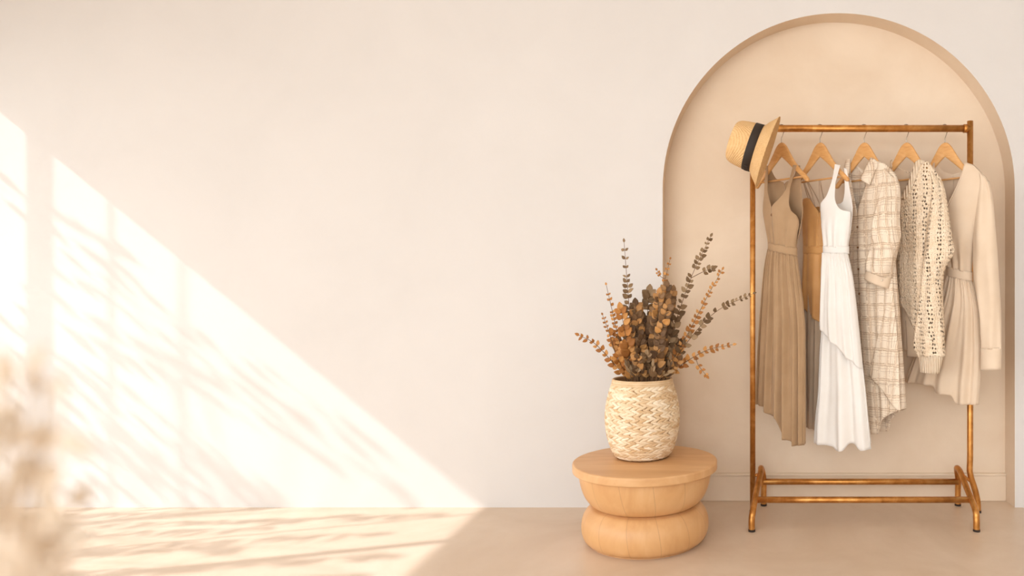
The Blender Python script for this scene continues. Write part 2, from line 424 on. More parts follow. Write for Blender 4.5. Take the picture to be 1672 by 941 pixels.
# ------------------------------------------------------------------ dried branches
def leaf(bm, base, d, up, L, Wd, cup=.18, droop=.1, tipw=.62, nl=5):
    """obovate leaf"""
    d = d.normalized(); sd = d.cross(up)
    if sd.length < 1e-4: sd = d.cross(Vector((.3, .5, .8)))
    sd.normalize(); nm = sd.cross(d).normalized()
    rows = []
    for i in range(nl+1):
        u = i/nl
        wv = Wd*(sin(PI*min(1, u**(1/ (2*tipw)) ))**.75 if 0 < u < 1 else 0)
        wv = max(wv, Wd*.05 if u < 1 else Wd*.12)
        c = base+d*L*u-nm*droop*L*u*u
        rows.append([bm.verts.new(c+sd*wv*x*.5+nm*cup*wv*abs(x)*.5) for x in (-1, -.5, 0, .5, 1)])
    for i in range(nl):
        for k in range(4): bm.faces.new((rows[i][k], rows[i][k+1], rows[i+1][k+1], rows[i+1][k]))
def branch(pts, mat, label, seed, group=None, size=.026, gap=.017, start=.30, ratio=.66, dY=0., tip=.4, twigs=(), spread=1., Y0=None):
    """pts: picture points from the vase mouth to the tip; dY: how far the tip leans back"""
    r = random.Random(seed); Yb = (2.93 if Y0 is None else Y0)
    W = [at(x, y, Yb+dY*(i/(len(pts)-1))) for i, (x, y) in enumerate(pts)]
    W[0].z = max(W[0].z, .645)
    off = W[0]-VC; off.z = 0
    if off.length > .095: off *= .095/off.length; W[0] = Vector((VC.x+off.x, VC.y+off.y, W[0].z))
    root = VC+off*.55; root.z = .345
    path = spline([root, Vector((lerp(root.x, W[0].x, .6), lerp(root.y, W[0].y, .6), .52))]+W, 44)
    t = thing('dried_branch', label, 'dried branch', (0, 0, 0), 0, group)
    bm = bmesh.new(); tube(bm, path, lambda u: lerp(.0026, .0009, u), 6)
    lb = bmesh.new()
    def leaves(path, size, s0, tip):
        acc = 0; k = 0; tot = sum((path[i+1]-path[i]).length for i in range(len(path)-1)); run = 0
        for i in range(len(path)-1):
            seg = path[i+1]-path[i]; run += seg.length; acc += seg.length
            u = run/tot
            if u < s0 or path[i].z < .655: acc = 0; continue
            sz = size*lerp(1, tip, ((u-s0)/(1-s0))**1.3)
            if acc > gap*lerp(1.0, .75, u):
                acc = 0; k += 1; T = seg.normalized()
                sidev = T.cross(Vector((0, -1, 0))); sidev.normalize()
                for sg in (-1, 1):
                    if r.random() < .08: continue
                    q = Matrix.Rotation(r.uniform(-.5, .5)+(.5 if k % 2 else -.5)*.5, 3, T)
                    dv = (q @ (sidev*sg))
                    d = (dv*spread*r.uniform(.75, 1.1)+T*r.uniform(.65, 1.15)).normalized()
                    up = (Vector((0, -1, 0))+Vector((r.uniform(-.5, .4), r.uniform(-.3, .3), r.uniform(-.3, .5)))).normalized()
                    s = sz*r.uniform(.75, 1.2)
                    leaf(lb, path[i]+d*.0025, d, up, s, s*ratio*r.uniform(.85, 1.1), .3, r.uniform(-.1, .25))
        leaf(lb, path[-1], (path[-1]-path[-3]), Vector((r.uniform(-.4, .4), -1, .2)), size*tip*1.15, size*tip*ratio)
    leaves(path, size, start, tip)
    for tw in twigs:
        u0, pts2, sc = tw
        b = path[int(u0*44)]; tp = spline([b]+[at(x, y, Yb+dY*u0) for x, y in pts2], 14)
        tube(bm, tp, lambda u: lerp(.0016, .0008, u), 5); leaves(tp, size*sc, .25, .8)
    rebase(t, (root.x, root.y, root.z))
    so_ = obj('stem', bm, m_stem, t); lo_ = obj('leaves', lb, mat, t, solid=.0009, clean=False)
    for o in (so_, lo_): o.location = -root
    return t
branch([(1043, 622), (1031, 540), (1024, 460), (1019, 396)], m_leafgrey, 'tall upright grey-brown dried branch rising leftmost above the vase', 1, size=.039, gap=.025, ratio=.7, start=.3)
branch([(1030, 622), (1012, 560), (999, 505), (990, 466)], m_leafgold, 'upright golden dried branch left of the tall grey-brown one', 2, size=.028, ratio=.8, gap=.018)
branch([(1022, 622), (1003, 595), (972, 562), (946, 548)], m_leafgold, 'low golden dried branch reaching farthest left out of the vase', 3, size=.033, gap=.025, ratio=.72, start=.42, tip=.55, dY=-.04)
branch([(1026, 624), (1006, 580), (995, 545), (984, 515)], m_leafgold, 'short golden dried branch between the upright golden and low left branches', 4, size=.028, ratio=.78, gap=.018, dY=.06)
branch([(1058, 622), (1072, 530), (1084, 465), (1094, 424)], m_leafgold, 'golden dried branch rising in the middle with a forked tip', 5, size=.034, ratio=.85, gap=.017, tip=.3, dY=.05, twigs=[(.86, [(1079, 452), (1073, 442)], .4)])
branch([(1074, 622), (1105, 520), (1132, 445), (1160, 387)], m_leafgrey, 'tall grey-brown dried branch leaning right above the arch edge', 6, size=.037, ratio=.72, gap=.022, dY=.02, tip=.45, twigs=[(.78, [(1148, 444), (1163, 438)], .7)])
branch([(1082, 622), (1118, 555), (1152, 490), (1179, 441)], m_leafgold, 'golden dried branch leaning right below the tall grey-brown one', 7, size=.030, ratio=.72, gap=.020, tip=.45)
branch([(1086, 622), (1120, 562), (1168, 510), (1229, 480)], m_leafgrey, 'long dried branch reaching right as far as the brass upright', 8, size=.036, ratio=.7, gap=.025, tip=.4, dY=-.03)
branch([(1090, 622), (1116, 594), (1155, 572), (1196, 563)], m_leafgold, 'low golden dried branch spreading right with a drooping twig', 9, size=.035, ratio=.7, gap=.024, start=.42, tip=.45, dY=-.05, twigs=[(.72, [(1140, 596), (1153, 613)], .6)])
FR = random.Random(11)
fill_labels = ('round-leaved grey-brown dried branch inside the dense middle of the bouquet', 'round-leaved russet and brown dried branch inside the dense middle of the bouquet', 'short golden dried branch packed at the left of the dense middle')
tips = [(1010, 560), (1022, 520), (1038, 500), (1050, 520), (1060, 478), (1076, 482), (1090, 500), (1098, 478), (1104, 530), (1110, 560), (1030, 560), (1046, 556), (1066, 540), (1082, 548), (1096, 570),
        (1016, 585), (1056, 580), (1074, 585), (1040, 586), (1108, 588), (1024, 540), (1088, 470), (1070, 505), (1045, 530), (1000, 545), (1014, 508), (1008, 585)]
for i, (x, y) in enumerate(tips):
    bx = lerp(1056, x, .45)
    branch([(bx, 622), (lerp(bx, x, .5)+FR.uniform(-4, 4), lerp(622, y, .55)), (x, y)], m_leafgold if i > 23 else m_leafmix if i % 4 else m_leafgrey, fill_labels[2 if i > 23 else 1 if i % 4 else 0], 40+i, ('dried golden branches at the left of the middle' if i > 23 else 'dried russet branches massed in the middle' if i % 4 else 'dried grey branches massed in the middle'), size=FR.uniform(.036, .046) if y < 560 else .034,
           gap=.016, ratio=.86, start=.5, tip=.75, dY=FR.uniform(-.10, .09), Y0=2.93+FR.uniform(-.05, .05))
for i, (a_, b_) in enumerate((((1036, 622), (1026, 600)), ((1038, 622), (1043, 596)), ((1066, 622), (1066, 600)), ((1088, 622), (1094, 590)))):
    branch([a_, (lerp(a_[0], b_[0], .5), lerp(a_[1], b_[1], .5)), b_], m_leafgrey, 'small pale blade-leaved sprig at the front of the vase mouth', 80+i, 'small sprigs at the vase mouth', size=.036, gap=.03, ratio=.4, start=.55, tip=.9, dY=-.01, Y0=2.85, spread=.35)

# ------------------------------------------------------------------ clothes rack
YR, ZR, RR = 3.22, 1+(480-210)/F*3.22, .0160
XUL, XUR = (1229-PX)/F*YR, (1584-PX)/F*YR
t = thing('clothes_rack', 'antique brass clothes rack standing in front of the arched alcove', 'clothes rack', ((XUL+XUR)/2, 3.15, 0))
RL = t.location.copy()
def rp(name, paths, r, m=m_brass, parent=t, seg=20, bevel=0):
    bm = bmesh.new()
    for p in paths: tube(bm, [Vector(q)-RL for q in p], r, seg)
    return obj(name, bm, m, parent)
rp('top_rail', [[(XUL, YR, ZR), (XUR, YR, ZR)]], RR, seg=28)
ul = rp('upright', [[(XUL, YR, .008), (XUL, YR, ZR+.0)]], .0125)
ur = rp('upright', [spline([(XUR+.036, YR, .008), (XUR+.034, YR, .05), (XUR+.022, YR, .105), (XUR+.004, YR, .160)], 20)+[(XUR-.002, YR, .19), (XUR, YR, .26), (XUR, YR, ZR+.034)], ], .0135)
for x in (XUL, XUR):
    d = 1 if x == XUL else -1
    rp('rail_socket', [[(x+d*.014, YR, ZR), (x+d*.03, YR, ZR)]], .0195)
for sgn, xf, xa, xb, xu in ((-1, (1227.5-PX)/F*2.964, (1243-PX)/F*3.24, (1247-PX)/F*3.324, XUL), (1, (1594.5-PX)/F*2.964, (1566-PX)/F*3.24, (1564-PX)/F*3.324, XUR)):
    p = spline([(xf, 2.964, .006), (xf, 2.966, .05), (lerp(xf, xa, .12), 2.985, .085), (lerp(xf, xa, .5), 3.10, .135), (lerp(xf, xa, .92), 3.215, .183),
                (xa, 3.265, .192), (lerp(xa, xb, .5), 3.302, .17), (xb, 3.32, .12), (xb, 3.324, .06), (xb, 3.324, .006)], 90)
    rp('base_loop', [p], .0135)
    rp('foot_cap', [[(xf, 2.964, 0), (xf, 2.964, .009)]], .0145, m_rubber); rp('foot_cap', [[(xb, 3.324, 0), (xb, 3.324, .009)]], .0145, m_rubber)
    xx = xu+(.036 if sgn > 0 else 0); rp('foot_cap', [[(xx, YR, 0), (xx, YR, .01)]], .0145, m_rubber)
    rp('joint_pin', [[(xu+(.012 if sgn > 0 else 0), YR, .135 if sgn > 0 else .165), (lerp(xf, xa, .92), YR-.005, .178)]], .007)
rp('base_bar', [[at(1234.5, 816.5, 3.045), at(1584, 816.5, 3.045)]], .0135)
rp('base_bar', [[at(1246.5, 787, 3.312), at(1564.5, 787, 3.312)]], .0140)

# ------------------------------------------------------------------ hangers
TH = math.radians(45); CT, STH = cos(TH), sin(TH)
HOOKS = (1276, 1339, 1411, 1480, 1543)
def hx(p): return (p-PX)/F*YR
HL = .158
def make_hanger():
    t = thing('wooden_hanger', '', 'clothes hanger', (hx(HOOKS[0]), YR, ZR), -TH)
    topc = curve((-.064, 0), (-.066, .06), (-.078, .16), (-.112, .30), (-.155, .47), (-.204, .74), (-.236, .95), (-.247, 1.0))
    botc = curve((-.130, 0), (-.136, .05), (-.170, .30), (-.202, .52), (-.236, .78), (-.260, .95), (-.258, 1.0))
    bm = bmesh.new(); rings = []; n = 56
    for i in range(n+1):
        u = -1+2*i/n; a = u*HL; q = abs(u); zt, zb = topc(q), botc(q); wd = lerp(.0075, .0095, q)
        if q > .985: wd *= .7
        bow = 0.                                      # arms sweep forward a little
        zc, hz = (zt+zb)/2, (zt-zb)/2
        ring = []
        for k in range(16):
            f = 2*PI*k/16; ce, se = cos(f), sin(f)
            ring.append(bm.verts.new((a, bow+wd*math.copysign(abs(ce)**.6, ce), zc+hz*math.copysign(abs(se)**.6, se))))
        rings.append(ring)
    for i in range(n):
        for k in range(16): bm.faces.new((rings[i][k], rings[i][(k+1) % 16], rings[i+1][(k+1) % 16], rings[i+1][k]))
    bm.faces.new(rings[0]); bm.faces.new(rings[-1]); obj('shoulder_bar', bm, m_hanger, t)
    bm = bmesh.new(); tube(bm, [(-HL*.86, 0, -.234), (HL*.86, 0, -.234)], .0042, 10); obj('trouser_bar', bm, m_hanger, t)
    bm = bmesh.new(); r = RR+.0026; ph = math.radians(62)
    e = Vector((cos(ph), sin(ph), 0))
    pts = [Vector((0, 0, -.069)), Vector((0, 0, -.045))]+[e*.004+Vector((0, 0, -.036))]
    pts += [e*r*cos(f)+Vector((0, 0, r*sin(f))) for f in [math.radians(-50+i*10) for i in range(24)]]
    tube(bm, spline(pts, 60), .0019, 8); obj('hook', bm, m_steel, t)
    return t
hlabels = ['wooden hanger nearest the straw hat, carrying the taupe dress', 'second wooden hanger from the straw hat, carrying the golden and white dresses',
           'middle wooden hanger carrying the plaid shirt dress', 'fourth wooden hanger from the hat, carrying the crochet cardigan', 'wooden hanger nearest the right upright, carrying the cream dress']
h0 = make_hanger(); h0['label'] = hlabels[0]; h0['group'] = 'wooden hangers on the rail'
for i in range(1, 5): dup(h0, (hx(HOOKS[i]), YR, ZR), hlabels[i])

# ------------------------------------------------------------------ garments: cut in the plane of their hanger
class Garment:
    def __init__(s, i, dv=0.): s.X = hx(HOOKS[i]); s.dv = dv; s.base = Vector((s.X, YR, ZR-.2))
    def a(s, px): k = (px-PX)/F; return (k*YR-s.X)/(CT+k*STH)
    def P(s, px, py, v):
        a = s.a(px); Y = YR-a*STH; v = v+s.dv
        return Vector((s.X+a*CT-v*STH, Y-v*CT, 1-(py-PY)/F*Y))
    def loop(s, bm, L, R, yt, yb, th, fold=None, v0=0., nu=40, nv=40, shear=0., off=0.):
        """closed tube of cloth between the outlines L(y), R(y)"""
        cst = lambda x: x if callable(x) else (lambda *_: x)
        L, R, yt, yb, th, v0 = map(cst, (L, R, yt, yb, th, v0)); N = 2*nu
        uvl = bm.loops.layers.uv.verify(); rows = []; UV = {}
        for i in range(nv+1):
            t = i/nv; row = []
            for j in range(N):
                f = PI*j/nu; sd = 1 if j <= nu else -1; q = .5-.5*cos(f)
                y = lerp(yt(q, sd), yb(q, sd), t)
                dx, dv = fold(f, t, q) if fold else (0, 0)
                x = lerp(L(y), R(y), q)+dx; v = v0(t)+th(t)*sin(f)+dv
                vert = bm.verts.new(s.P(x, y, v)); aa = s.a(x)
                if j == 0: u0 = aa*1.15
                else: u0 += (vert.co-row[-1].co).length
                UV[vert] = (u0+shear*(vert.co.z-1.4)+off, vert.co.z); row.append(vert)
            rows.append(row)
        for i in range(nv):
            for j in range(N):
                fc = bm.faces.new((rows[i][j], rows[i][(j+1) % N], rows[i+1][(j+1) % N], rows[i+1][j]))
                for lp in fc.loops: lp[uvl].uv = UV[lp.vert]
    def half(s, bm, outer, inner, yo, yi, yb, SL, SR, th, side, fold=None, nu=16, nv=40, lift=0.):
        """half a front (side 1) or back (side -1) panel between an outer edge and the neck opening"""
        uvl = bm.loops.layers.uv.verify(); rows = []; UV = {}
        ybf = yb if callable(yb) else (lambda x: yb)
        for i in range(nv+1):
            t = i/nv; row = []
            for j in range(nu+1):
                c = j/nu; yt = lerp(yo, yi, c)
                x0 = lerp(outer(9999), inner(9999), c); y = lerp(yt, ybf(x0), t)
                x = lerp(outer(y), inner(y), c); q = clamp((x-SL(y))/(SR(y)-SL(y)))
                rt = sqrt(max(0, 1-(2*q-1)**2))
                dx, dv = fold(q, t, y) if fold else (0, 0)
                v = side*(th(y)*rt)+dv*rt+lift
                vert = bm.verts.new(s.P(x+dx, y, v))
                if j == 0: u0 = s.a(x)
                else: u0 += (vert.co-row[-1].co).length*(1 if inner(yi) > outer(yo) else -1)
                UV[vert] = (u0, vert.co.z); row.append(vert)
            rows.append(row)
        for i in range(nv):
            for j in range(nu):
                if len({(round(v.co.x, 6), round(v.co.y, 6), round(v.co.z, 6)) for v in (rows[i][j], rows[i][j+1], rows[i+1][j+1], rows[i+1][j])}) < 3: continue
                fc = bm.faces.new((rows[i][j], rows[i][j+1], rows[i+1][j+1], rows[i+1][j]))
                for lp in fc.loops: lp[uvl].uv = UV[lp.vert]
def cl_obj(name, bm, m, parent, solid=.0022, weld=True, sub=0):
    if weld: bmesh.ops.remove_doubles(bm, verts=bm.verts[:], dist=.0007)
    o = obj(name, bm, m, parent, solid=solid, sub=sub)
    return o
def finish(t, g):
    """Empty to the garment's shoulder point"""
    for ch in t.children: ch.location = -g.base
    t.location = g.base
def pleats(k, a0, a1, ph=0., pw=1., k2=None, sway=0., gather=0., gk=0):
    def f(fi, t, q):
        am = lerp(a0, a1, t**pw)
        s1 = sin(k*fi+ph+.6*sin(2.1*t+fi)); s2 = sin((k2 or k*1.7)*fi+1.3+ph*2+1.1*t)
        wv = .68*s1+.32*s2
        g = gather*sin(gk*fi+ph)*math.exp(-t*5) if gather else 0
        edge = .35+.65*abs(sin(fi))
        return (sway*sin(2.2*fi+3*t+ph)*t, am*wv*edge+g*edge)
    return f
def strip(g, bm, p0, p1, wd, v0, v1, n=14, bow=0.):
    """thin flat strap between two picture points"""
    uvl = bm.loops.layers.uv.verify(); rows = []
    for i in range(n+1):
        u = i/n; x, y = lerp(p0[0], p1[0], u)+bow*sin(PI*u), lerp(p0[1], p1[1], u); v = lerp(v0, v1, u)
        rows.append((bm.verts.new(g.P(x-wd/2, y, v)), bm.verts.new(g.P(x+wd/2, y, v))))
    for i in range(n): bm.faces.new((rows[i][0], rows[i][1], rows[i+1][1], rows[i+1][0]))
def button(g, name, parent, px, py, v, m, r=.006):
    c = g.P(px, py, v); bm = bmesh.new(); nrm = Vector((-STH, -CT, 0)); mt = Matrix.Translation(c) @ nrm.to_track_quat('Z', 'Y').to_matrix().to_4x4()
    lathe(bm, [(0, -.001), (r, -.001), (r, .0012), (r*.8, .002), (r*.5, .0014), (0, .0014)], 18, mt); return obj(name, bm, m, parent)
def neck_label(g, parent, px, py, v):
    bm = bmesh.new(); cs = [g.P(px+dx, py+dy, v) for dx, dy in ((-5, -3), (5, -3), (5, 4), (-5, 4))]
    bm.faces.new([bm.verts.new(c) for c in cs]); lb = obj('neck_label', bm, m_label, parent, False, solid=.0008)
    bm = bmesh.new(); tube(bm, [g.P(px+dx, py+dy, v+.001) for dx, dy in ((-3, .5), (-2, 1), (-1.2, -1), (-.5, 1), (.4, -.2), (1.2, .8), (2.2, .2), (3.2, .6))], .0011, 5)
    o = obj('label_print', bm, m_ink, lb); return lb

# --- taupe dress
g = Garment(0)
t = thing('taupe_dress', 'sleeveless taupe linen dress with V-neck and gathered skirt, nearest the hat', 'dress', group=None)
SL = curve((1250, 270), (1249, 300), (1247, 344), (1251, 370), (1255, 396), (1255, 412)); SR = curve((1308, 270), (1309, 320), (1310, 346), (1305, 378), (1300, 404), (1300, 420))
th = curve((.012, 270), (.022, 300), (.036, 346), (.034, 380), (.026, 404), (.026, 420))
wl = lambda x: lerp(397, 407, clamp((x-1255)/45))
bf = lambda q, tt, y: (0, .0035*sin(34*q+.6)*smooth((y-350)/40)+.003*sin(15*q+2*tt))
mid = (1267, 341)
bm = bmesh.new()
oL = curve((1250.5, 271), (1250, 289), (1251, 320), (1247.5, 344), (1251, 370), (1255, 396), (1255, 412)); iL = curve((1255.5, 271), (1257, 289), (1257.5, 308), (1262, 326), mid, (1270, 412))
g.half(bm, oL, iL, 271, 271, wl, SL, SR, th, 1, bf)
oR = curve((1303, 270), (1298.5, 289), (1294.5, 312), (1294.5, 330), (1299, 346), (1305, 352), (1307, 362), (1304, 380), (1300, 404), (1300, 420)); iR = curve((1297, 270), (1294.5, 284), (1288.5, 310), (1278, 328), mid, (1270, 412))
g.half(bm, oR, iR, 270, 270, wl, SL, SR, th, 1, bf)
bL = curve((1250.5, 271), (1248.5, 300), (1248, 344), (1251, 370), (1255, 396), (1255, 412)); bi = curve((1255.5, 271), (1259, 282), (1264, 292), (1276, 299), (1276, 412))
g.half(bm, bL, bi, 271, 271, wl, SL, SR, th, -1, None)
bR = curve((1305, 270), (1306, 300), (1306.5, 330), (1310, 346), (1305, 378), (1300, 404), (1300, 420)); bj = curve((1298, 270), (1296, 281), (1290, 291), (1276, 299), (1276, 412))
g.half(bm, bR, bj, 270, 270, wl, SL, SR, th, -1, None)
cl_obj('bodice', bm, m_taupe, t)
bm = bmesh.new(); g.loop(bm, 1254.8, 1300.8, hem((0, 395), (1, 405)), hem((0, 408), (1, 418)), .030, None, 0, 28, 4); cl_obj('waistband', bm, m_taupe, t)
bm = bmesh.new()
hf = hem((0, 659), (.18, 662), (.36, 676), (.52, 682), (.60, 714), (.76, 719), (.84, 727), (1, 727))
hb = hem((0, 659), (.5, 690), (1, 725))
g.loop(bm, curve((1255, 407), (1249, 440), (1245, 480), (1240, 552), (1236, 660)), curve((1300, 417), (1305, 456), (1310, 500), (1313, 545), (1314, 727)), hem((0, 407), (1, 417)), lambda q, sd: hf(q) if sd > 0 else hb(q),
       lambda tt: lerp(.028, .038, tt), pleats(17, .006, .018, .4, .5, 26, .8, .004, 44), 0, 130, 70)
cl_obj('skirt', bm, m_taupe, t)
bm = bmesh.new(); tube(bm, [g.P(lerp(1267.5, 1268.5, i/10), lerp(343, 391, i/10), th(lerp(343, 391, i/10))*.78+.003) for i in range(11)], .0011, 6); obj('placket_seam', bm, m_taupe, t)
button(g, 'button', t, 1268, 352, .034, m_button, .0065)
finish(t, g)

# --- golden dress with a sheer slip
g = Garment(1, -.03)
t = thing('golden_dress', 'golden brown satin slip dress with thin straps and slanted hem, beside the white dress', 'dress')
SL = curve((1304, 300), (1304, 350), (1306, 402), (1306, 420)); SR = curve((1352, 300), (1352, 350), (1350, 402), (1350, 420)); th = lambda y: lerp(.02, .03, clamp((y-325)/40))
bf = lambda q, tt, y: (0, .004*sin(20*q+1.2)*smooth((y-345)/40))
bm = bmesh.new()
g.half(bm, curve((1308, 322), (1305, 335), (1304, 350), (1306, 402), (1306, 416)), curve((1318, 322), (1327, 335), (1336, 349), (1336, 416)), 324, 322, 404, SL, SR, th, 1, bf)
g.half(bm, curve((1351, 330), (1352, 350), (1350, 402), (1350, 416)), curve((1344, 332), (1341, 340), (1336, 349), (1336, 416)), 336, 334, 404, SL, SR, th, 1, bf)
g.half(bm, curve((1306, 334), (1304, 350), (1306, 402), (1306, 416)), curve((1330, 334), (1330, 416)), 336, 336, 404, SL, SR, th, -1)
g.half(bm, curve((1352, 334), (1350, 402), (1350, 416)), curve((1330, 334), (1330, 416)), 336, 336, 404, SL, SR, th, -1)
cl_obj('bodice', bm, m_gold, t)
bm = bmesh.new(); g.loop(bm, 1305.6, 1350.4, 401, 415, .031, None, 0, 26, 4); cl_obj('waistband', bm, m_gold, t)
bm = bmesh.new(); g.loop(bm, curve((1306, 414), (1303, 500)), curve((1350, 414), (1354, 540)), 414, hem((0, 497), (1, 541)), .032, pleats(8, .004, .010, 1.5, 1, 13), 0, 70, 34); cl_obj('skirt', bm, m_gold, t)
bm = bmesh.new(); g.loop(bm, curve((1307, 430), (1307, 500), (1309, 706)), curve((1349, 430), (1346, 560), (1341, 706)), 425, hem((0, 698), (.6, 702), (1, 706)), lambda tt: .026, pleats(11, .003, .011, .2, .7, 17), 0, 80, 40); cl_obj('slip', bm, m_slip, t)
t.children[-1]['label'] = 'sheer beige slip showing below the golden hem'
for p0, p1, bow in (((1311, 292), (1318, 325), -.5), ((1315, 291), (1329, 338), 2.0), ((1338, 292), (1337, 347), 0.)):
    bm = bmesh.new(); strip(g, bm, p0, p1, 2.2, .03, .018, 14, bow); strip(g, bm, p0, (p1[0]+1, 336), 2.2, .03, -.018, 14, bow); obj('strap', bm, m_slip, t, solid=.0016)
finish(t, g)

# --- white dress
g = Garment(1, .012)
t = thing('white_dress', 'white cotton dress with one wide strap, slanted overlay and tiered skirt', 'dress')
SL = curve((1344, 270), (1343.5, 336), (1345, 365), (1348, 404), (1348, 420)); SR = curve((1394, 270), (1393.6, 346), (1391, 375), (1387, 404), (1387, 420))
th = curve((.012, 268), (.02, 300), (.032, 340), (.032, 375), (.027, 404), (.027, 420))
bf = lambda q, tt, y: (0, .005*sin(22*q+.4)*smooth((y-345)/50)+.003*sin(9*q+3*tt))
bm = bmesh.new()
iL = curve((1368, 270), (1365.5, 290), (1361.5, 308), (1357, 322), (1350, 330), (1343.6, 336), (1345, 365), (1348, 404), (1348, 420)); oR = curve((1377, 271), (1373, 288), (1370.5, 302), (1371.5, 322), (1376.5, 337), (1384, 345), (1393, 346.5), (1391, 375), (1387, 404), (1387, 420))
g.half(bm, iL, oR, 269, 271, 405, SL, SR, th, 1, bf, 44, 60)
bm2 = bm
g.half(bm, curve((1378, 276), (1378, 300), (1372, 330), (1343.6, 338), (1345, 365), (1348, 404), (1348, 420)), curve((1383, 277), (1385, 300), (1390, 330), (1393.6, 346), (1391, 375), (1387, 404), (1387, 420)), 274, 276, 405, SL, SR, th, -1, None, 30, 50)
cl_obj('bodice', bm, m_white, t)
bm = bmesh.new(); g.loop(bm, 1347.4, 1387.8, 402.5, 415, .0305, None, 0, 26, 4); cl_obj('waistband', bm, m_white, t)
bm = bmesh.new(); g.loop(bm, curve((1347, 440), (1344, 540), (1342, 570), (1339.5, 644), (1336, 680), (1334, 724)), curve((1388, 430), (1400, 500), (1409, 580), (1416, 640), (1421, 690), (1426, 735)), 428,
       lambda q, sd: (hem((0, 722), (.2, 724), (.36, 727), (.44, 734), (.6, 733), (.68, 722), (.78, 726), (.88, 734), (1, 733))(q) if sd > 0 else 724), lambda tt: lerp(.016, .040, tt),
       pleats(8, .004, .024, .9, .7, 13, 1.2), 0, 90, 60); cl_obj('tiered_skirt', bm, m_white, t)
bm = bmesh.new(); g.loop(bm, curve((1348, 413), (1346, 450), (1344.5, 535)), curve((1387, 413), (1395, 449), (1403, 514), (1412, 600)), 413.5, lambda q, sd: hem((0, 531), (.5, 562), (1, 602))(q) if sd > 0 else hem((0, 529), (1, 590))(q), lambda tt: lerp(.028, .044, smooth(tt*1.3)),
       pleats(10, .006, .010, .2, .6, 17, .5, .005, 36), .008, 90, 44); cl_obj('overlay', bm, m_white, t)
finish(t, g)

# --- plaid shirt dress
g = Garment(2)
t = thing('plaid_shirt_dress', 'ivory and brown plaid linen shirt dress with collar and cuffed sleeve', 'shirt dress')
SL = curve((1388, 262), (1380, 280), (1381, 310), (1384, 346), (1386, 400), (1392, 500), (1400, 600), (1405, 707)); SR = curve((1444, 266), (1465, 292), (1464, 330), (1460, 400), (1466, 480), (1472, 560), (1479, 668))
th = curve((.020, 258), (.027, 296), (.038, 345), (.042, 440), (.042, 520), (.044, 707))
bf = lambda q, tt, y: (0, .005*sin(17*q+.7+2*tt)*smooth((y-320)/80)+.004*sin(31*q+1)*smooth((y-420)/150))
hmf = lambda x: curve((707, 1386), (708, 1440), (690, 1447), (676, 1460), (667, 1480))(x)
hmx = hem((1386, 706), (1441, 707), (1448, 688), (1460, 676), (1479, 667))
bm = bmesh.new()
oL = curve((1388, 262), (1380, 280), (1381, 310), (1384, 346), (1386, 400), (1392, 500), (1400, 600), (1405, 707)); iL = curve((1391, 262), (1392, 285), (1396, 306), (1402, 330), (1407, 352), (1412, 520), (1428, 707))
g.half(bm, oL, iL, 268, 262, hmx, SL, SR, th, 1, bf, 20, 90)
oR = curve((1439, 262), (1454, 276), (1465, 292), (1464, 330), (1460, 400), (1466, 480), (1472, 560), (1479, 668)); iR = curve((1425, 262), (1422, 290), (1416, 318), (1407, 352), (1412, 520), (1428, 707))
g.half(bm, oR, iR, 266, 260, hmx, SL, SR, th, 1, bf, 34, 90)
g.half(bm, oL, curve((1391, 262), (1396, 276), (1407, 284), (1407, 500), (1424, 707)), 268, 264, hmx, SL, SR, th, -1, None, 20, 60)
g.half(bm, oR, curve((1425, 262), (1420, 275), (1407, 284), (1407, 500), (1424, 707)), 266, 262, hmx, SL, SR, th, -1, None, 30, 60)
cl_obj('body', bm, m_plaid, t)
# collar: two folded flaps and the stand behind
def flap(pts, v):
    bm = bmesh.new(); uvl = bm.loops.layers.uv.verify()
    (a0, b0), (a1, b1) = pts
    n, k = 12, 6; rows = []
    for i in range(n+1):
        u = i/n; p = [lerp(a0[j], a1[j], u) for j in (0, 1)]; q = [lerp(b0[j], b1[j], u) for j in (0, 1)]
        rows.append([bm.verts.new(g.P(lerp(p[0], q[0], c/k), lerp(p[1], q[1], c/k)-2.2*sin(PI*c/k)*(1-u), v(u)+.010*sin(PI*min(1, c/k*1.1)))) for c in range(k+1)])
    UV = {vv: (g.a(0)+vv.co.x*.9, vv.co.z) for r_ in rows for vv in r_}
    for i in range(n):
        for c in range(k):
            fc = bm.faces.new((rows[i][c], rows[i][c+1], rows[i+1][c+1], rows[i+1][c]))
            for lp in fc.loops: lp[uvl].uv = UV[lp.vert]
    return bm
o = cl_obj('collar', flap([((1424, 258), (1438, 267)), ((1414, 294), (1429, 304))], lambda u: .012+.034*u), m_plaid, t, .004)
o = cl_obj('collar', flap([((1391, 259), (1381, 272)), ((1393, 298), (1386, 296))], lambda u: .010+.030*u), m_plaid, t, .004)
bm = bmesh.new(); uvl = bm.loops.layers.uv.verify(); rows = []
for i in range(21):
    u = i/20; x = lerp(1391, 1425, u); yb = 264+20*sin(PI*u)**.8; v = -.008-.020*sin(PI*u)
    rows.append([bm.verts.new(g.P(x, yb-c*6, v-.003*c)) for c in (0, .5, 1)])
for i in range(20):
    for c in (0, 1): bm.faces.new((rows[i][c], rows[i][c+1], rows[i+1][c+1], rows[i+1][c]))
cl_obj('collar_stand', bm, m_plaid, t, .003)
# front flap hanging in a point
bm = bmesh.new()
g.loop(bm, curve((1452, 440), (1451.5, 503), (1440, 560), (1429, 612)), curve((1462, 440), (1464.5, 474), (1469, 516), (1474.5, 573), (1479.5, 670)), 442, hem((0, 611), (.45, 636), (.8, 661), (1, 671)), .007, pleats(3, .001, .004, .4), lambda tt: lerp(.030, .050, tt), 26, 50, -.05)
cl_obj('front_flap', bm, m_plaid, t)
